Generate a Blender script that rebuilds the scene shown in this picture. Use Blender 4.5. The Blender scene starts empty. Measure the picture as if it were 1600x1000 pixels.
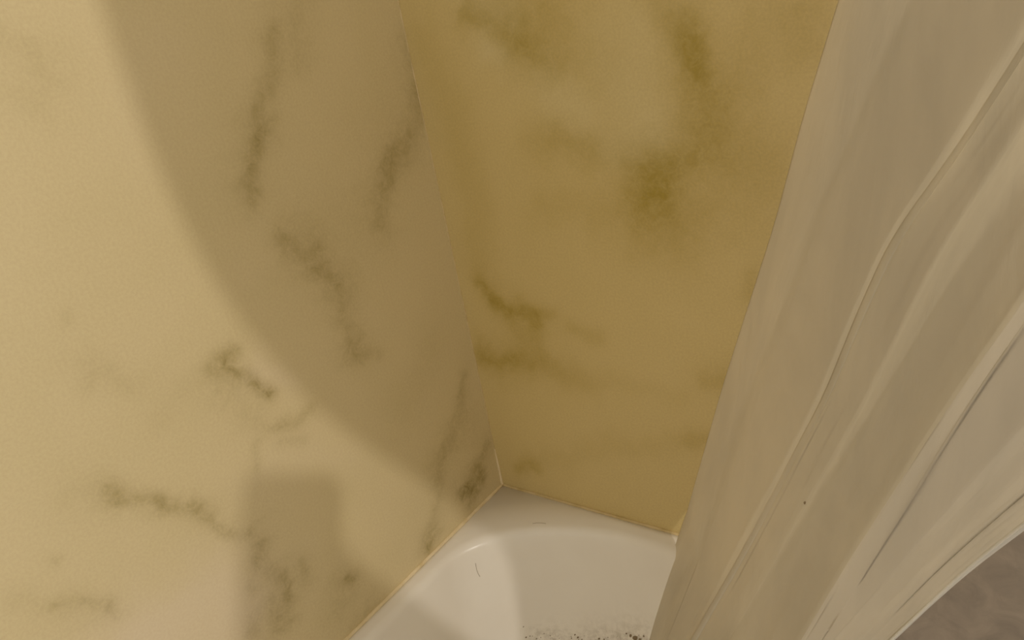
import bpy, bmesh, math, random
import numpy as np
from mathutils import Vector, Matrix, noise
from mathutils.bvhtree import BVHTree
random.seed(4)
sc = bpy.context.scene
col = sc.collection

# ------------------------------------------------------------ camera
F = 1094.14
R = np.array([[0.8058, 0.0888, -0.5855], [0.5659, -0.4031, 0.7192], [-0.1722, -0.9108, -0.3751]])
u_, _, v_ = np.linalg.svd(R); R = u_ @ v_
CAM = np.array([0.87550, -0.93785, 0.89250])
cd = bpy.data.cameras.new('camera'); cam = bpy.data.objects.new('camera', cd); col.objects.link(cam)
cd.sensor_width = 36; cd.lens = F * 36 / 1600; cd.clip_start = 0.01
M = Matrix([[R[i][0], -R[i][1], -R[i][2], CAM[i]] for i in range(3)] + [[0, 0, 0, 1]])
cam.matrix_world = M
sc.camera = cam

# ------------------------------------------------------------ world, lamp, exposure
w = bpy.data.worlds.new('world'); sc.world = w; w.use_nodes = True
bg = w.node_tree.nodes['Background']
bg.inputs[0].default_value = (1.0, 0.93, 0.80, 1); bg.inputs[1].default_value = 0.72
ld = bpy.data.lights.new('vanity_light', 'POINT'); ld.energy = 45; ld.color = (1.0, 0.94, 0.87); ld.shadow_soft_size = 0.028
lo = bpy.data.objects.new('vanity_light', ld); lo.location = (2.2, -1.0, 1.55); col.objects.link(lo)
sc.view_settings.view_transform = 'Standard'; sc.view_settings.look = 'None'
sc.view_settings.gamma = 1; sc.view_settings.exposure = 0.13; sc.view_settings.use_curve_mapping = False

# ------------------------------------------------------------ helpers
def hit(px, py, axis, val=0.0):
    q = R @ np.array([px - 800, py - 500, F]); return CAM + q * (val - CAM[axis]) / q[axis]

def tag(o, label=None, cat=None, group=None, kind=None):
    if label: o['label'] = label
    if cat: o['category'] = cat
    if group: o['group'] = group
    if kind: o['kind'] = kind
    return o

def mesh_obj(name, verts, faces, m, parent=None, smooth=True):
    me = bpy.data.meshes.new(name); me.from_pydata([tuple(map(float, p)) for p in verts], [], faces); me.update()
    if smooth: me.polygons.foreach_set('use_smooth', [True] * len(me.polygons))
    o = bpy.data.objects.new(name, me); col.objects.link(o); me.materials.append(m)
    if parent: o.parent = parent
    return o

def bm_obj(name, bm, m, parent=None, smooth=False):
    me = bpy.data.meshes.new(name); bm.to_mesh(me); bm.free()
    if smooth: me.polygons.foreach_set('use_smooth', [True] * len(me.polygons))
    o = bpy.data.objects.new(name, me); col.objects.link(o); me.materials.append(m)
    if parent: o.parent = parent
    return o

def box_bm(x0, x1, y0, y1, z0, z1, bev=0.0):
    bm = bmesh.new(); bmesh.ops.create_cube(bm, size=1)
    for v in bm.verts:
        v.co = Vector(((x0 + x1) / 2 + v.co.x * (x1 - x0), (y0 + y1) / 2 + v.co.y * (y1 - y0), (z0 + z1) / 2 + v.co.z * (z1 - z0)))
    if bev: bmesh.ops.bevel(bm, geom=bm.edges[:], offset=bev, segments=2, affect='EDGES')
    return bm

def tube(name, pts, rad, m, parent=None, n=10, closed=False):
    pts = [Vector(p) for p in pts]; N = len(pts)
    rads = rad if isinstance(rad, (list, tuple)) else [rad] * N
    vs, fs = [], []
    up = None
    for i, p in enumerate(pts):
        t = (pts[(i + 1) % N] - pts[i - 1]) if closed else (pts[min(i + 1, N - 1)] - pts[max(i - 1, 0)])
        t.normalize()
        if up is None:
            up = t.orthogonal().normalized()
        a = (up - t * up.dot(t)).normalized(); up = a
        b = t.cross(a)
        for k in range(n):
            an = 2 * math.pi * k / n
            vs.append(p + (a * math.cos(an) + b * math.sin(an)) * rads[i])
    for i in range(N if closed else N - 1):
        for k in range(n):
            j = (i + 1) % N
            fs.append((i * n + k, i * n + (k + 1) % n, j * n + (k + 1) % n, j * n + k))
    if not closed:
        fs.append(tuple(range(n - 1, -1, -1))); fs.append(tuple((N - 1) * n + k for k in range(n)))
    return mesh_obj(name, vs, fs, m, parent)

def lathe(name, prof, m, parent=None, n=32, at=(0, 0, 0)):
    vs, fs = [], []
    for (r, z) in prof:
        for k in range(n):
            a = 2 * math.pi * k / n; vs.append((at[0] + r * math.cos(a), at[1] + r * math.sin(a), at[2] + z))
    for i in range(len(prof) - 1):
        for k in range(n):
            fs.append((i * n + k, i * n + (k + 1) % n, (i + 1) * n + (k + 1) % n, (i + 1) * n + k))
    return mesh_obj(name, vs, fs, m, parent)

def empty(name, loc=(0, 0, 0)):
    o = bpy.data.objects.new(name, None); o.empty_display_size = 0.05; o.location = loc; col.objects.link(o); return o

# ------------------------------------------------------------ materials
def new_mat(name, color=(0.8, 0.8, 0.8), rough=0.5, metallic=0.0):
    m = bpy.data.materials.new(name); m.use_nodes = True
    b = m.node_tree.nodes['Principled BSDF']
    b.inputs['Base Color'].default_value = (*color, 1); b.inputs['Roughness'].default_value = rough
    b.inputs['Metallic'].default_value = metallic
    return m, m.node_tree, b

def N_(nt, typ, **kw):
    n = nt.nodes.new(typ)
    for k, v in kw.items(): setattr(n, k, v)
    return n

def noise_tex(nt, scale, detail=4, rough=0.55, dist=0.0, mapping=None):
    tc = N_(nt, 'ShaderNodeTexCoord'); n = N_(nt, 'ShaderNodeTexNoise')
    n.inputs['Scale'].default_value = scale; n.inputs['Detail'].default_value = detail
    n.inputs['Roughness'].default_value = rough; n.inputs['Distortion'].default_value = dist
    if mapping:
        mp = N_(nt, 'ShaderNodeMapping'); mp.inputs['Scale'].default_value = mapping
        nt.links.new(tc.outputs['Object'], mp.inputs['Vector']); nt.links.new(mp.outputs[0], n.inputs['Vector'])
    else:
        nt.links.new(tc.outputs['Object'], n.inputs['Vector'])
    return n

def ramp(nt, src, lo, hi, a=0.0, b=1.0):
    r = N_(nt, 'ShaderNodeMapRange'); r.inputs[1].default_value = lo; r.inputs[2].default_value = hi
    r.inputs[3].default_value = a; r.inputs[4].default_value = b
    nt.links.new(src, r.inputs[0]); return r.outputs[0]

def mix(nt, fac, A, B, mode='MIX'):
    n = N_(nt, 'ShaderNodeMix', data_type='RGBA', blend_type=mode)
    if isinstance(fac, (int, float)): n.inputs[0].default_value = fac
    else: nt.links.new(fac, n.inputs[0])
    for i, x in ((6, A), (7, B)):
        if isinstance(x, tuple): n.inputs[i].default_value = (*x, 1)
        else: nt.links.new(x, n.inputs[i])
    return n.outputs[2]

def math_(nt, op, a, b):
    n = N_(nt, 'ShaderNodeMath', operation=op)
    for i, x in enumerate((a, b)):
        if isinstance(x, (int, float)): n.inputs[i].default_value = x
        else: nt.links.new(x, n.inputs[i])
    return n.outputs[0]

def marble(name, base, cloud, olive, pale, brk_lo):
    m, nt, b = new_mat(name, base, 0.42)
    c1 = noise_tex(nt, 5.5, 4, 0.55, 0.6)
    c = mix(nt, ramp(nt, c1.outputs[0], 0.35, 0.75, 0.0, 0.55), base, cloud)
    at = N_(nt, 'ShaderNodeAttribute', attribute_name='vein')
    n2 = noise_tex(nt, 60, 6, 0.7, 0.8)
    brk = ramp(nt, n2.outputs[0], 0.30, 0.68, brk_lo, 1.2)
    c = mix(nt, math_(nt, 'MINIMUM', math_(nt, 'MULTIPLY', at.outputs['Fac'], brk), 1.0), c, olive)
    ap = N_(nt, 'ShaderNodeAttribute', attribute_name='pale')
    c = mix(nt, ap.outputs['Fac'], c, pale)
    n3 = noise_tex(nt, 260, 3, 0.6)
    c = mix(nt, 0.10, c, mix(nt, ramp(nt, n3.outputs[0], 0.35, 0.65), (0.30, 0.25, 0.14), (0.9, 0.8, 0.6)), 'OVERLAY')
    nt.links.new(c, b.inputs['Base Color'])
    bp = N_(nt, 'ShaderNodeBump'); bp.inputs['Strength'].default_value = 0.07; bp.inputs['Distance'].default_value = 0.002
    n4 = noise_tex(nt, 120, 4, 0.6); nt.links.new(n4.outputs[0], bp.inputs['Height']); nt.links.new(bp.outputs[0], b.inputs['Normal'])
    return m

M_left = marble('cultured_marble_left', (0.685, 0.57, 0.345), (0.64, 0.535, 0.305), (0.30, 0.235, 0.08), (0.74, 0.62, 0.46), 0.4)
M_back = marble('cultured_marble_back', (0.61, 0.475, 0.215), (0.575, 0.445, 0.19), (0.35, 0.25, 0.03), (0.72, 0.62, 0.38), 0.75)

M_tub, nt, b = new_mat('tub_enamel', (0.70, 0.635, 0.54), 0.30)
c = mix(nt, ramp(nt, noise_tex(nt, 6, 4).outputs[0], 0.3, 0.75), (0.87, 0.82, 0.73), (0.82, 0.76, 0.67))
at = N_(nt, 'ShaderNodeAttribute', attribute_name='grime')
c = mix(nt, math_(nt, 'MINIMUM', math_(nt, 'MULTIPLY', at.outputs['Fac'], ramp(nt, noise_tex(nt, 90, 6, 0.7).outputs[0], 0.42, 0.62)), 1.0), c, (0.22, 0.16, 0.09))
nt.links.new(c, b.inputs['Base Color'])
b.inputs['Coat Weight'].default_value = 0.15; b.inputs['Coat Roughness'].default_value = 0.22

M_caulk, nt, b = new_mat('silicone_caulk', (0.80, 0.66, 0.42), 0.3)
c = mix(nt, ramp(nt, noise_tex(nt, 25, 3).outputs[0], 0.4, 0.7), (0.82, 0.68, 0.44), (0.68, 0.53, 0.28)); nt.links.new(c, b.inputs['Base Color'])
M_caulk2, nt, b = new_mat('dull_caulk', (0.60, 0.46, 0.24), 0.4)  # darker, browner caulk tone for the right and corner joints
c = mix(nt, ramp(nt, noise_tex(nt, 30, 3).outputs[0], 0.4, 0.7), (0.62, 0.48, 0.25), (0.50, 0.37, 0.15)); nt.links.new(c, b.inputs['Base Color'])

def curtain_mat(name, tint, tr):
    m, nt, b = new_mat(name, tint, 0.5)
    out = nt.nodes['Material Output']
    n = noise_tex(nt, 9, 5, 0.6, 0.5, (1, 1, 0.25))
    c = mix(nt, ramp(nt, n.outputs[0], 0.35, 0.7), tint, tuple(x * 0.9 for x in tint))
    nt.links.new(c, b.inputs['Base Color'])
    t = N_(nt, 'ShaderNodeBsdfTranslucent'); nt.links.new(c, t.inputs[0])
    ms = N_(nt, 'ShaderNodeMixShader'); ms.inputs[0].default_value = tr
    nt.links.new(b.outputs[0], ms.inputs[1]); nt.links.new(t.outputs[0], ms.inputs[2]); nt.links.new(ms.outputs[0], out.inputs[0])
    bp = N_(nt, 'ShaderNodeBump'); bp.inputs['Strength'].default_value = 0.35; bp.inputs['Distance'].default_value = 0.004
    n2 = noise_tex(nt, 26, 5, 0.6, 1.0, (1, 1, 0.22)); nt.links.new(n2.outputs[0], bp.inputs['Height'])
    nt.links.new(bp.outputs[0], b.inputs['Normal']); nt.links.new(bp.outputs[0], t.inputs['Normal'])
    return m
M_curt = curtain_mat('curtain_fabric', (0.90, 0.85, 0.735), 0.70)
M_outer = curtain_mat('outer_layer_fabric', (0.89, 0.85, 0.775), 0.62)

M_plaster, nt, b = new_mat('taupe_wall', (0.36, 0.31, 0.25), 0.7)
c = mix(nt, ramp(nt, noise_tex(nt, 22, 6, 0.65, 0.8).outputs[0], 0.35, 0.7), (0.33, 0.265, 0.20), (0.24, 0.195, 0.15)); nt.links.new(c, b.inputs['Base Color'])
M_floor, nt, b = new_mat('floor_vinyl', (0.3, 0.26, 0.2), 0.5)
c = mix(nt, ramp(nt, noise_tex(nt, 12, 6).outputs[0], 0.35, 0.7), (0.34, 0.29, 0.23), (0.25, 0.21, 0.16)); nt.links.new(c, b.inputs['Base Color'])
M_metal, _, _ = new_mat('chrome', (0.75, 0.74, 0.72), 0.2, 1.0)
M_shadow_cloth, nt, b = new_mat('shadow_cloth_fabric', (0.55, 0.5, 0.42), 0.9)
M_grime, _, _ = new_mat('dark_grime', (0.24, 0.175, 0.10), 0.8)

# ------------------------------------------------------------ marble walls with veins
# each vein, plus some painted shade and reflected light: list of pixels along it, radius px, strength; converted to places on the wall plane
LV = [([(425,30),(420,130),(407,220)],14,.42),([(407,220),(385,318)],18,.55),([(470,0),(472,75)],22,.22),
 ([(655,165),(622,240),(598,295),(592,345)],15,.38),([(618,225),(612,285)],10,.4),([(640,60),(650,150)],16,.3),([(640,150),(560,330)],55,.12),
 ([(437,372),(445,380)],9,.35),([(440,400),(485,415),(515,450)],13,.42),([(500,395),(522,445)],10,.3),([(480,380),(530,450)],34,.22),([(538,480),(547,555)],13,.35),([(547,545),(580,545)],10,.3),
 ([(325,568),(362,538)],13,.55),([(350,570),(385,585),(422,608)],9,.7),([(395,590),(425,610)],6,.5),([(330,590),(400,640)],20,.2),([(430,665),(470,655),(490,640)],11,.4),([(405,690),(403,735)],6,.25),([(450,690),(480,690)],8,.25),
 ([(172,770),(190,797),(215,790)],11,.45),([(180,785),(182,790)],7,.4),([(240,780),(256,800),(300,800)],9,.55),([(248,782),(250,795)],6,.4),([(300,800),(345,830),(385,832)],8,.45),([(150,790),(330,800)],26,.15),
 ([(85,948),(130,940),(170,948)],8,.38),([(170,940),(185,965)],7,.3),([(110,970),(190,955)],18,.15),([(80,880),(84,882)],7,.25),([(20,940),(60,950)],14,.15),
 ([(405,850),(408,885),(430,905)],9,.55),([(440,900),(446,928)],9,.7),([(386,915),(390,925)],8,.6),([(392,960),(388,982)],10,.6),([(415,940),(430,958)],8,.45),([(450,965),(465,962)],5,.4),([(430,980),(450,980)],5,.35),([(400,840),(420,990)],26,.22),([(470,880),(475,905)],7,.4),
 ([(538,908),(541,912)],6,.7),([(520,910),(530,950)],20,.25),([(556,985),(570,960)],12,.3),
 ([(738,762),(743,774)],6,1.0),([(728,768),(742,764)],9,.75),([(752,735),(755,742)],6,.75),([(757,690),(748,750)],10,.5),([(722,590),(718,615)],6,.4),([(718,620),(700,700),(690,765),(676,830)],9,.32),([(672,857),(670,863)],5,.75),([(665,850),(680,840)],8,.4),([(690,720),(730,660)],24,.2),([(640,620),(660,560)],30,.12),
 ([(110,500),(105,490)],8,.15),([(150,585),(140,600)],10,.15),([(20,60),(70,110)],30,.18),([(150,560),(210,590)],20,.15),([(0,150),(60,170)],25,.12),([(250,650),(280,600)],18,.1)]
LP = [([(400,585),(450,605)],16,.30),([(400,730),(560,720)],26,.15),([(250,990),(340,900),(370,960)],50,.55),([(230,1040),(340,980)],60,.5),([(200,200),(260,60)],40,.1)]  # the broad lower-left patches paint in light reflected from the tub
BV = [([(732,25),(745,40),(762,38)],12,.55),([(745,30),(815,55)],18,.5),([(790,50),(835,75),(858,100)],20,.55),([(800,30),(900,80),(930,110)],50,.3),([(790,0),(860,10)],30,.3),
 ([(1060,40),(1070,80),(1080,118)],17,.85),([(1050,20),(1085,140)],32,.35),([(1160,30),(1150,140)],40,.22),([(1230,10),(1250,70)],34,.3),
 ([(1022,262),(1020,300),(1024,320)],16,.95),([(1035,255),(1020,330)],34,.55),([(975,262),(1005,275)],18,.5),([(1080,200),(1050,250)],24,.4),([(1090,150),(1110,230)],36,.32),([(1030,350),(1080,350)],36,.35),([(1130,180),(1150,260)],50,.25),([(1190,250),(1180,350)],40,.2),
 ([(868,212),(890,222),(925,232)],15,.4),([(830,220),(990,250)],28,.22),([(860,330),(980,345)],32,.25),([(1180,430),(1175,460)],10,.25),
 ([(752,435),(762,455),(768,470)],8,.5),([(768,458),(790,480),(815,478),(838,500),(838,515)],9,.6),([(835,485),(860,497)],7,.42),([(800,490),(840,555)],22,.33),([(755,550),(790,562),(810,560)],13,.5),([(750,560),(840,575),(900,600)],18,.28),([(890,517),(935,528)],8,.25),([(940,600),(1060,620)],15,.12),
 ([(812,733),(838,731)],5,.45),([(838,727),(950,693),(1100,690)],12,.16),([(1085,697),(1120,692)],10,.3),([(1110,590),(1140,590)],18,.35),
 ([(660,60),(690,160),(740,300),(760,420)],28,.22),([(940,30),(960,110)],60,.08)]  # first streak here is painted corner shade, running down beside the wall joint
BP = [([(760,80),(775,95)],22,.30),([(745,10),(790,25)],25,.25),([(855,145),(890,170)],36,.28),([(1000,30),(1000,180)],45,.22),([(930,60),(950,130)],30,.12),([(1020,190),(950,230)],26,.16)]

def to_wall(lst, axis):
    out = []
    for pts, r, s in lst:
        P = [hit(x, y, axis) for x, y in pts]; x, y = pts[0]
        a = np.linalg.norm(hit(x + 1, y, axis) - hit(x, y, axis)); c_ = np.linalg.norm(hit(x, y + 1, axis) - hit(x, y, axis))
        keep = [1, 2] if axis == 0 else [0, 2]
        out.append(([p[keep] for p in P], r * math.sqrt(a * c_), s))
    return out

def field(U, V, veins, seed):
    # warp the coordinates so that the veins wander
    wu = np.zeros_like(U); wv = np.zeros_like(U)
    rs = np.random.RandomState(seed)
    for fq, am in ((9, .008), (22, .006), (48, .0045), (95, .003), (180, .0018)):
        for _ in range(5):
            a, p1, p2 = rs.rand() * 6.28, rs.rand() * 6.28, rs.rand() * 6.28
            ph = fq * 1.6 * (np.cos(a) * U + np.sin(a) * V)
            wu += am * .5 * np.sin(ph + p1); wv += am * .5 * np.sin(ph * 1.13 + p2)
    u, v = U + wu, V + wv
    keep = np.ones_like(U)
    for P, r, s in veins:
        d2 = np.full(U.shape, 1e9); q = min(1.0, r / .016); u, v = U + wu * q, V + wv * q
        if len(P) == 1: d2 = (u - P[0][0]) ** 2 + (v - P[0][1]) ** 2
        for a, b in zip(P[:-1], P[1:]):
            ab = b - a; L2 = max(ab @ ab, 1e-9)
            t = np.clip(((u - a[0]) * ab[0] + (v - a[1]) * ab[1]) / L2, 0, 1)
            d2 = np.minimum(d2, (u - a[0] - t * ab[0]) ** 2 + (v - a[1] - t * ab[1]) ** 2)
        keep *= 1 - np.clip(s, 0, 1) * (.7 * np.exp(-d2 / (1.3 * r * r)) + .3 * np.exp(-d2 / (5 * r * r)))
    return 1 - keep

def extra_veins(seed, u0, u1, v0, v1, ok, n=16):
    rs = random.Random(seed); out = []
    for _ in range(n * 4):
        if len(out) >= n: break
        p = np.array([rs.uniform(u0, u1), rs.uniform(v0, v1)])
        if not ok(p): continue
        P = [p]
        a = rs.uniform(0, 6.28)
        for k in range(3):
            a += rs.uniform(-.5, .5); P.append(P[-1] + .06 * np.array([math.cos(a), math.sin(a)]))
        out.append((P, rs.uniform(.012, .03), rs.uniform(.25, .6)))
    return out

def wall_sheet(name, axis, u0, u1, v0, v1, veins, pales, m, seed, thick):
    st = .005
    nu, nv = int((u1 - u0) / st) + 1, int((v1 - v0) / st) + 1
    us = np.linspace(u0, u1, nu); vs = np.linspace(v0, v1, nv)
    U, V = np.meshgrid(us, vs, indexing='ij')
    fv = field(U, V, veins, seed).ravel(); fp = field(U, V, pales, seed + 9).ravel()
    Z = np.zeros(U.size)
    if axis == 0: co = np.stack([Z, U.ravel(), V.ravel()], 1); n_back = Vector((-thick, 0, 0))
    else: co = np.stack([U.ravel(), Z, V.ravel()], 1); n_back = Vector((0, thick, 0))
    idx = np.arange(nu * nv).reshape(nu, nv)
    q = np.stack([idx[:-1, :-1], idx[1:, :-1], idx[1:, 1:], idx[:-1, 1:]], -1).reshape(-1, 4)
    if axis == 1: pass
    faces = q.tolist(); verts = co.tolist(); n0 = len(verts)
    bc = [idx[0, 0], idx[-1, 0], idx[-1, -1], idx[0, -1]]
    for i in bc: verts.append(list(Vector(verts[i]) + n_back))
    faces.append([n0 + 3, n0 + 2, n0 + 1, n0])
    rims = [idx[:, 0], idx[-1, :], idx[::-1, -1], idx[0, ::-1]]
    for k, r in enumerate(rims):
        faces.append([n0 + k, n0 + (k + 1) % 4] + [int(i) for i in r[::-1]])
    o = mesh_obj(name, verts, faces, m, None, False)
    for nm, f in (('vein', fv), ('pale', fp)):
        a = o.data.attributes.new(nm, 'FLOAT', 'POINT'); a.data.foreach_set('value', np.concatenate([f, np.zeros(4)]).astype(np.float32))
    return tag(o, kind='structure')

def out_of(axis):
    def f(p):
        q = np.array([0, p[0], p[1]]) if axis == 0 else np.array([p[0], 0, p[1]])
        c_ = R.T @ (q - CAM)
        if c_[2] <= .01: return True
        x, y = 800 + F * c_[0] / c_[2], 500 + F * c_[1] / c_[2]
        return not (-300 < x < 1500 and -300 < y < 1300)
    return f
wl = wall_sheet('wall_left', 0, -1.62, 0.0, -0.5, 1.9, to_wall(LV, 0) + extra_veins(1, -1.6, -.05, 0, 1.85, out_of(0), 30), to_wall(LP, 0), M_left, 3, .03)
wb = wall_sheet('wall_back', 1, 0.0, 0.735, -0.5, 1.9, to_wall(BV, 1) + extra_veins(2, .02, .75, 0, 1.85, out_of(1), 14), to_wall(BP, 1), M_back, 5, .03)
tag(wl, 'pale yellow marble wall with the curved shadow, left of the corner')
tag(wb, 'darker yellow marble wall between the corner and the curtain')
wo = bm_obj('wall_outer', box_bm(.7352, 2.5, .002, .05, -.5, 1.9), M_plaster); tag(wo, 'brown mottled wall seen past the curtain at lower right', kind='structure')
fl = bm_obj('floor', box_bm(-.03, 2.5, -2.2, .05, -.53, -.5), M_floor); tag(fl, 'brown mottled bathroom floor outside the tub', kind='structure')

# ------------------------------------------------------------ caulk (trim)
def bead(name, p0, p1, r0, r1, m, n=70, wob=.12, s=0):
    p0, p1 = Vector(p0), Vector(p1); pts, rr = [], []
    for i in range(n):
        t = i / (n - 1); pts.append(p0.lerp(p1, t))
        k = r0 + (r1 - r0) * t
        rr.append(k * (1 + wob * noise.noise(Vector((t * 30 + s, s, 0)))))
    return tag(tube(name, pts, rr, m, None, 8), kind='structure')
t1 = bead('trim_1', (.001, 0, .001), (.001, -1.6, .001), .0042, .0042, M_caulk, 160, .25, 1.3)
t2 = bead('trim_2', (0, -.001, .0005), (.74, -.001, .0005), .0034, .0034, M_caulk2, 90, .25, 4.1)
t3 = bead('trim_3', (.0008, -.0008, 0), (.0008, -.0008, .092), .0036, .0010, M_caulk, 30, .15, 7.7)
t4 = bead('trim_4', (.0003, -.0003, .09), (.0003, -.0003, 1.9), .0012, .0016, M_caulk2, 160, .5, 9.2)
for t_, l_ in ((t1, 'bright caulk bead along the left wall and tub edge'), (t2, 'dull caulk bead under the darker right wall'), (t3, 'bright short caulk bead rising from the tub corner'), (t4, 'hairline joint up the wall corner')): t_['label'] = l_

# ------------------------------------------------------------ bathtub
def rring(x0, x1, y0, y1, z, rx, ry, ex=2.0, n=22):
    """rounded rectangle ring, y0 is the end-wall side (larger y)"""
    pts = []
    rx = min(rx, (x1 - x0) / 2 - .001); ry = min(ry, (y0 - y1) / 2 - .001)
    for cx, cy, a0 in ((x0 + rx, y0 - ry, 90), (x0 + rx, y1 + ry, 180), (x1 - rx, y1 + ry, 270), (x1 - rx, y0 - ry, 0)):
        for k in range(n):
            a = math.radians(a0 + 90 * k / (n - 1)); c_, s_ = math.cos(a), math.sin(a)
            pts.append((cx + rx * math.copysign(abs(c_) ** (2 / ex), c_), cy + ry * math.copysign(abs(s_) ** (2 / ex), s_), z))
        # straight run samples
    return pts
X0, X1, Y0, Y1 = .0005, .76, -.0005, -1.56
rings = []
rings.append(rring(X0, X1, Y0, Y1, -.499, .004, .004))
rings.append(rring(X0, X1, Y0, Y1, -.012, .004, .004))
rings.append(rring(X0, X1 - .003, Y0, Y1, -.003, .004, .004))
rings.append(rring(X0, X1 - .012, Y0, Y1, .0, .004, .004))
def basin(ins, z, rx=.36, ry=.20, ex=1.88):
    return rring(.018 + ins, X1 - .075 - ins, -.022 - ins * 1.15, Y1 + .08 + ins * 1.6, z, rx - ins * .4, ry - ins * .1, ex)
rings.append(basin(-.006, .0005)); rings.append(basin(.0, -.001))
for k in range(1, 7):
    a = math.pi / 2 * k / 6 * .86
    rings.append(basin(.020 * math.sin(a), -.001 - .020 * (1 - math.cos(a))))
for k in range(1, 15):
    t = k / 14; rings.append(basin(.020 + .072 * t + .012 * t * t, -.021 - .275 * t))
for k in range(1, 9):
    a = math.pi / 2 * k / 8; rings.append(basin(.104 + .07 * (1 - math.cos(a)), -.296 - .068 * math.sin(a)))
rings.append(basin(.25, -.37, .25, .2)); rings.append(basin(.29, -.372, .2, .15))
nr = len(rings[0]); vs = [p for r in rings for p in r]; fs = []
for i in range(len(rings) - 1):
    for k in range(nr):
        fs.append((i * nr + k, i * nr + (k + 1) % nr, (i + 1) * nr + (k + 1) % nr, (i + 1) * nr + k))
fs.append(tuple((len(rings) - 1) * nr + k for k in range(nr)))
fs = [f[::-1] for f in fs]
tub_root = empty('bathtub', (0, 0, -.5)); tag(tub_root, 'cream white bathtub with rounded basin corner between the marble walls', 'bathtub')
tub = mesh_obj('tub_shell', [(x, y, z + .5) for x, y, z in vs], fs, M_tub, tub_root)
bmt = bmesh.new(); bmt.from_mesh(tub.data); bmesh.ops.recalc_face_normals(bmt, faces=bmt.faces); bmt.to_mesh(tub.data); bmt.free()
tub.data.polygons.foreach_set('use_smooth', [True] * len(tub.data.polygons))
bvh = BVHTree.FromPolygons([Vector(v) for v in vs], fs)
def on_tub(px, py):
    q = R @ np.array([px - 800, py - 500, F]); return bvh.ray_cast(Vector(CAM), Vector(q).normalized())
# grime attribute on the shell
gr = [((975, 1010), .022, .7), ((950, 1030), .05, .8), ((865, 1005), .03, .55), ((1000, 1040), .06, .9), ((835, 995), .012, .5), ((930, 1030), .05, .7)]
GP = [(on_tub(*p)[0], r, s) for p, r, s in gr]
vals = []
for v in vs:
    g = 0
    for p, r, s in GP:
        if p is not None: g = max(g, s * math.exp(-(Vector(v) - p).length_squared / (r * r)))
    vals.append(g)
a = tub.data.attributes.new('grime', 'FLOAT', 'POINT'); a.data.foreach_set('value', vals)
lathe('drain', [(.0, .003), (.008, .003), (.012, .001), (.020, .001), (.026, .004), (.033, .003), (.034, .0)], M_metal, tub_root, 28, (.38, -.42, .128))

# grime flakes and a hair lying on the enamel
def flake_cluster(pts, parent=None):
    bm = bmesh.new()
    for (px, py, rp) in pts:
        loc, nn, _, _ = on_tub(px, py)
        if loc is None: continue
        if nn.dot(Vector(CAM) - loc) < 0: nn = -nn
        s = .72 * rp * (Vector(CAM) - loc).length / F
        a = nn.orthogonal().normalized(); b_ = nn.cross(a); ring = []
        k0 = random.random() * 6
        for k in range(7):
            an = k0 + 2 * math.pi * k / 7; r = s * random.uniform(.6, 1.3)
            ring.append(bm.verts.new(loc + (a * math.cos(an) + b_ * math.sin(an) * .7) * r + nn * .0003))
        top = bm.verts.new(loc + nn * (.0006 + s * .25))
        for k in range(7): bm.faces.new((ring[k], ring[(k + 1) % 7], top))
    return bm
pts = [(985, 993, 4), (992, 997, 6), (979, 990, 2.2), (1000, 999, 4), (1006, 994, 2.5), (818, 979, 1.6), (822, 996, 2), (828, 994, 1.4), (850, 990, 1.2), (838, 998, 1.6), (845, 996, 1.1), (860, 993, 1.2), (898, 992, 2.2), (903, 996, 2.6), (909, 999, 2), (893, 997, 1.4), (936, 998, 2.6), (944, 999, 2), (950, 996, 1.5)]
for _ in range(40): pts.append((random.gauss(990, 20), random.uniform(1002, 1035), random.uniform(1, 3.5)))
for _ in range(40): pts.append((random.uniform(810, 1000), random.gauss(1003, 6), random.uniform(.5, 1.3)))
g_ = bm_obj('grime', flake_cluster(pts), M_grime); tag(g_, 'dark specks of dirt on the tub wall at the bottom edge by the curtain', 'dirt', kind='stuff')
M_hair, _, _ = new_mat('fine_hair', (0.30, 0.23, 0.14), 0.6)
hp = []
for (px, py) in ((743, 880), (744, 886), (745, 891), (747, 896), (750, 901)):
    loc, nn, _, _ = on_tub(px, py); hp.append(loc + (Vector(CAM) - loc).normalized() * .0008)
h_ = tube('hair', hp, .00035, M_hair, None, 5); tag(h_, 'tiny dark curved hair on the white tub wall', 'hair')
hp = []
for (px, py) in ((832, 818), (838, 817), (846, 817), (853, 818)):
    loc, nn, _, _ = on_tub(px, py); hp.append(loc + (Vector(CAM) - loc).normalized() * .0008)
h2 = tube('hair', hp, .0003, M_hair, None, 5); tag(h2, 'faint short hair lying on the tub rim below the right wall', 'hair')

# ------------------------------------------------------------ shower curtain
# threads: (distance from the end wall, pixels the thread passes through); each is solved on its own vertical surface
GZ, GV = [-.4, .48, .60, .70, .776, .87, .974, 1.07, 1.4], [1, 1, 1.05, 1.13, 1.24, 1.40, 1.50, 1.55, 1.49]
def gfac(z):
    return float(np.mean([np.interp(z + d, GZ, GV) for d in np.linspace(-.08, .08, 9)]))
def ythread(y0, z):
    return y0 * gfac(z) - .42 * max(0.0, .06 - z) * max(0.0, 1 - abs(y0) / .4)
F0 = [(1310,0),(1255,180),(1210,350),(1130,600),(1060,835),(1015,1000)]
F2 = [(1640,10),(1500,230),(1400,370),(1340,500),(1290,620),(1252,690),(1200,790),(1140,900),(1082,1000)]
F4 = [(1655,390),(1600,480),(1510,605),(1440,710),(1385,795),(1330,880),(1290,945),(1255,1000)]
F6 = [(1690,765),(1600,830),(1500,905),(1450,955),(1400,1000)]
def off(P, d): return [(x + d, y) for x, y in P]
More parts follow.
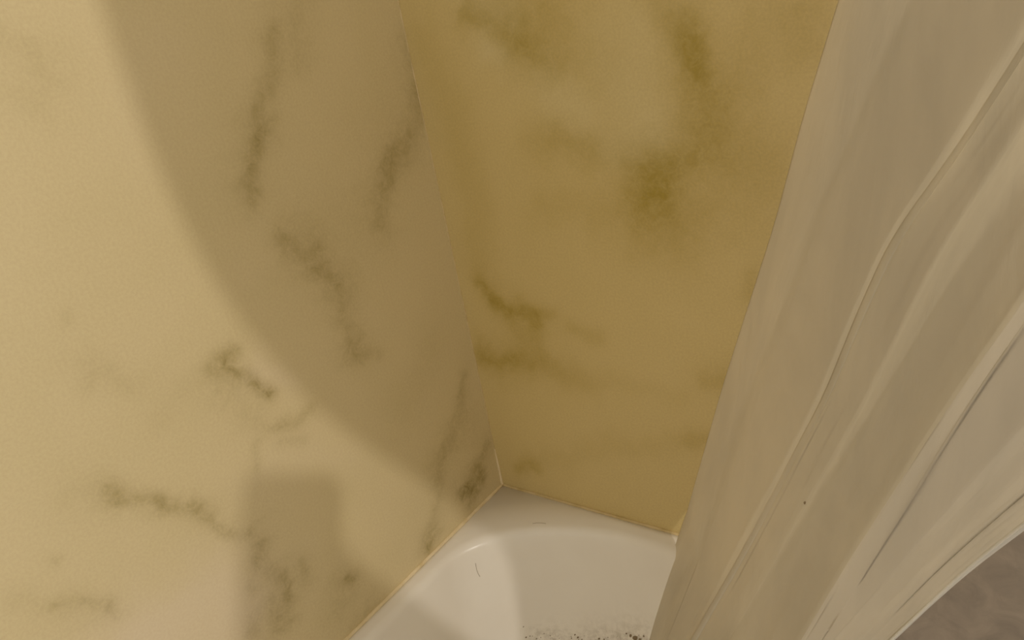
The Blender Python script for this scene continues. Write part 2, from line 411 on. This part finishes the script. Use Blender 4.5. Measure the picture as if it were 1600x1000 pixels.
def blend(P, Q, t):
    # mix two paths at equal heights in the picture
    ys = np.linspace(0, 1000, 9); out = []
    P, Q = sorted(P, key=lambda p: p[1]), sorted(Q, key=lambda p: p[1])
    def ev(A, y):
        xs = [a[0] for a in A]; yy = [a[1] for a in A]
        if y < yy[0]: return xs[0] + (xs[1] - xs[0]) / (yy[1] - yy[0]) * (y - yy[0])
        return float(np.interp(y, yy, xs))
    for y in ys: out.append((ev(P, y) * (1 - t) + ev(Q, y) * t, float(y)))
    return out
threads = [
 (-.0007, F0), (-.034, blend(F0, F2, .10)), (-.072, blend(F0, F2, .25)), (-.100, blend(F0, F2, .38)),
 (-.112, blend(F0, F2, .50)), (-.128, blend(F0, F2, .72)), (-.142, blend(F0, F2, .92)),
 (-.172, F2), (-.186, off(F2, 12)), (-.194, off(F2, 36)),
 (-.204, blend(F2, F4, .30)), (-.226, blend(F2, F4, .38)), (-.244, blend(F2, F4, .50)), (-.256, blend(F2, F4, .74)), (-.268, off(F4, -12)), (-.284, off(F4, 3)),
 (-.302, off(F4, 5)), (-.320, F4), (-.330, off(F4, 14)), (-.338, off(F4, 32)),
 (-.352, blend(F4, F6, .36)), (-.370, blend(F4, F6, .46)), (-.380, blend(F4, F6, .55)), (-.400, blend(F4, F6, .66)), (-.406, blend(F4, F6, .76)),
 (-.416, blend(F4, F6, .87)), (-.432, blend(F4, F6, .94)), (-.450, F6), (-.454, off(F6, -1)),
]
ZT, ZB = 1.36, -.24
def thread_x(y0, path):
    zz, xx = [], []
    for px, py in path:
        z = .4
        for _ in range(12):
            P = hit(px, py, 1, ythread(y0, z)); z = .5 * z + .5 * float(np.clip(P[2], -.4, 1.3))
        P = hit(px, py, 1, ythread(y0, z))
        zz.append(P[2]); xx.append(P[0])
    o_ = np.argsort(zz); return np.array(zz)[o_], np.array(xx)[o_]
zs = np.linspace(ZB, ZT, 150)
TX, TY = [], []
for y0, path in threads:
    zz, xx = thread_x(y0, path)
    lo_s = np.clip((xx[min(2, len(xx) - 1)] - xx[0]) / (zz[min(2, len(zz) - 1)] - zz[0]), .15, .55)
    hi_s = np.clip((xx[-1] - xx[-3]) / (zz[-1] - zz[-3]), 0, .8)
    rod = .872
    line = []
    for z in zs:
        if z < zz[0]: x = max(xx[0] + lo_s * (z - zz[0]), .20 + .0)
        elif z > zz[-1]:
            D = ZT - zz[-1]; t = (z - zz[-1]) / D
            # hermite from slope hi_s to hang under the rod
            h00 = 2*t**3 - 3*t**2 + 1; h10 = t**3 - 2*t**2 + t; h01 = -2*t**3 + 3*t**2
            x = h00 * xx[-1] + h10 * D * min(hi_s, .5) + h01 * rod
        else: x = float(np.interp(z, zz, xx))
        line.append(x)
    line = np.array(line)
    k = np.ones(7) / 7; pad = np.pad(line, 3, mode='edge'); sm = np.convolve(pad, k, 'valid'); sm[:3] = line[:3]; sm[-3:] = line[-3:]
    TX.append(sm); TY.append([ythread(y0, z) for z in zs])
TX = np.array(TX); TY = np.array(TY)
def catmull(A, n):
    K = len(A); out = []
    for i in range(K - 1):
        p0, p1, p2, p3 = A[max(i - 1, 0)], A[i], A[i + 1], A[min(i + 2, K - 1)]
        for j in range(n):
            t = j / n
            m1, m2 = (p2 - p0) * .5 * .8, (p3 - p1) * .5 * .8
            out.append((2*t**3-3*t**2+1)*p1 + (t**3-2*t**2+t)*m1 + (-2*t**3+3*t**2)*p2 + (t**3-t**2)*m2)
    out.append(A[-1]); return np.array(out)
NS = 7
SX, SY = catmull(TX, NS), catmull(TY, NS)
nu_, nz_ = SX.shape
vs = []
for i in range(nu_):
    for j in range(nz_):
        z = zs[j]; e = min(1, i / 6)
        nr_ = max(0.0, min(1.0, (i - 16 * NS) / 6))
        r = (.0035 + .001 * nr_) * e * noise.noise(Vector((i * .16, z * 1.6, 2.2))) + (.0022 + .0004 * nr_) * e * noise.noise(Vector((i * .45 + z * 2, z * 4, 7)))
        vs.append((SX[i, j] + r, SY[i, j] - r, z))
fs = [(i * nz_ + j, (i + 1) * nz_ + j, (i + 1) * nz_ + j + 1, i * nz_ + j + 1) for i in range(nu_ - 1) for j in range(nz_ - 1)]
cur_root = empty('shower_curtain', (.87, -.3, ZT)); tag(cur_root, 'translucent cream shower curtain in long folds hanging into the tub at right', 'curtain')
off0 = Vector((.87, -.3, ZT))
SP = 16 * NS + 2
def layer(name, i0, i1, m):
    o = mesh_obj(name, [Vector(v) - off0 for v in vs[i0 * nz_:(i1 + 1) * nz_]],
                 [(i * nz_ + j, (i + 1) * nz_ + j, (i + 1) * nz_ + j + 1, i * nz_ + j + 1) for i in range(i1 - i0) for j in range(nz_ - 1)], m, cur_root)
    so = o.modifiers.new('thickness', 'SOLIDIFY'); so.thickness = .0006; so.offset = 0
    return o
layer('inner_layer', 0, SP, M_curt)['label'] = 'warm cream inner part of the curtain by the right wall'
layer('outer_layer', SP, nu_ - 1, M_outer)['label'] = 'greyer creased near layer of the curtain'
cb = BVHTree.FromPolygons([Vector(v) for v in vs], fs)
M_hem_highlight = curtain_mat('curtain_hem_and_highlight', (0.93, 0.895, 0.82), 0.55)
def hem_highlight(name, i0, i1, lift=.0012):
    hv, hf = [], []
    C_ = Vector(CAM)
    for i in range(i0, i1 + 1):
        for j in range(nz_):
            p = Vector(vs[i * nz_ + j]); d = (C_ - p).normalized()
            t = (i - i0) / (i1 - i0); hv.append(p + d * lift * (.35 + math.sin(math.pi * t)) - off0)
    for i in range(i1 - i0):
        for j in range(nz_ - 1): hf.append((i * nz_ + j, (i + 1) * nz_ + j, (i + 1) * nz_ + j + 1, i * nz_ + j + 1))
    o = mesh_obj(name, hv, hf, M_hem_highlight, cur_root)
    m_ = o.modifiers.new('thickness', 'SOLIDIFY'); m_.thickness = .0005; m_.offset = 0
    return o
hem_highlight('hem_highlight', 7 * NS - 2, 7 * NS + 3, .0007)['label'] = 'narrow pale strip painting a highlight along the middle curtain crease'  # paler strip paints in the bright line of light on this crease
hem_highlight('hem_highlight', 26 * NS - 1, 28 * NS - 2)['label'] = 'pale outer edge of the curtain'
# side hems (the bright stitched borders)
def edge_line(i): return [Vector(vs[i * nz_ + j]) - off0 for j in range(0, nz_, 2)]
tube('side_hem', edge_line(nu_ - 1), .0012, M_hem_highlight, cur_root, 6)
tube('bottom_hem', [Vector(vs[i * nz_]) - off0 for i in range(nu_)], .0015, M_curt, cur_root, 6)
tube('top_hem', [Vector(vs[i * nz_ + nz_ - 1]) - off0 for i in range(nu_)], .003, M_curt, cur_root, 6)
loc, nn, _, _ = cb.ray_cast(Vector(CAM), Vector(R @ np.array([1258 - 800, 786 - 500, F])).normalized())
if loc is not None:
    bm = bmesh.new(); bmesh.ops.create_icosphere(bm, subdivisions=2, radius=.0019)
    for v in bm.verts: v.co = Vector((v.co.x * 1.0, v.co.y * .6, v.co.z * 1.3)) + loc + (Vector(CAM) - loc).normalized() * .0008 - off0
    sp = bm_obj('dark_speck', bm, M_grime, cur_root, True); sp['label'] = 'tiny dark speck on the curtain'
# rod, rings
rod = empty('curtain_rod', (.872, 0, 1.42)); tag(rod, 'chrome curtain rod above the tub edge, above the frame', 'curtain rod')
tube('rod_tube', [(0, -.002, 0), (0, -1.62, 0)], .0125, M_metal, rod, 20)
fl_ = lathe('wall_flange', [(.0, .0), (.032, .0), (.032, .006), (.016, .012), (.014, .02), (.0, .02)], M_metal, rod, 28); fl_.rotation_euler = (math.pi / 2, 0, 0); fl_.location = (0, 0.003, 0)
for k in range(9):
    i = int((nu_ - 1) * (k + .5) / 9); y = vs[i * nz_ + nz_ - 1][1]
    pts = [(.022 * math.sin(2 * math.pi * t / 24) * .8, 0, -.034 * math.cos(2 * math.pi * t / 24) - .021) for t in range(24)]
    r_ = tube('curtain_ring', pts, .0016, M_metal, cur_root, 6, closed=True); r_.location = Vector((.872, y, 1.42)) - off0

# ------------------------------------------------------------ added stand and cloth out of view, placed to cast the square wall shadow
TXP = .95
LP_ = np.array([2.2, -1.0, 1.55])
def from_wall(px, py):
    W = hit(px, py, 0); E_ = W + (LP_ - W) * TXP / LP_[0]; return (float(E_[1]), float(E_[2]))
st = empty('shadow_stand', (TXP + .0235, -.69, -.5)); tag(st, 'added metal stand out of view, props the cloth that casts the square shadow', 'towel stand')
lathe('base', [(0, .0), (.13, .0), (.13, .008), (.12, .014), (.02, .02), (.012, .03), (0, .03)], M_metal, st, 36)
tube('pole', [(0, 0, .02), (0, 0, 1.30)], .009, M_metal, st, 14)
tube('arm', [(0, .05, 1.05), (0, -.03, 1.28)], .006, M_metal, st, 10)
# cloth outline in y,z traced back from the wanted shadow, with real thickness
sil = [from_wall(*p) for p in ((385,750),(396,742),(522,744),(532,756),(528,840),(560,880),(640,940),(720,1010),(640,1120))]
sil += [(sil[-1][0], .36), (sil[0][0] - .035, .36), (sil[0][0] - .035, .62), from_wall(372, 1000), from_wall(380, 880)]
vs2 = []; 
for dx in (-.012, .012):
    for (y, z) in sil: vs2.append((TXP + dx, y, z))
n = len(sil); fs2 = [tuple(range(n)), tuple(range(2 * n - 1, n - 1, -1))] + [(k, n + k, n + (k + 1) % n, (k + 1) % n) for k in range(n)]
bm = bmesh.new(); bv = [bm.verts.new(v) for v in vs2]
for f in fs2: bm.faces.new([bv[k] for k in f])
bmesh.ops.recalc_face_normals(bm, faces=bm.faces); bmesh.ops.bevel(bm, geom=bm.edges[:], offset=.004, segments=2, affect='EDGES')
tw = bm_obj('shadow_cloth', bm, M_shadow_cloth, None, True); tag(tw, 'added tan cloth panel out of view, cut to cast the square shadow', 'shadow_cloth')
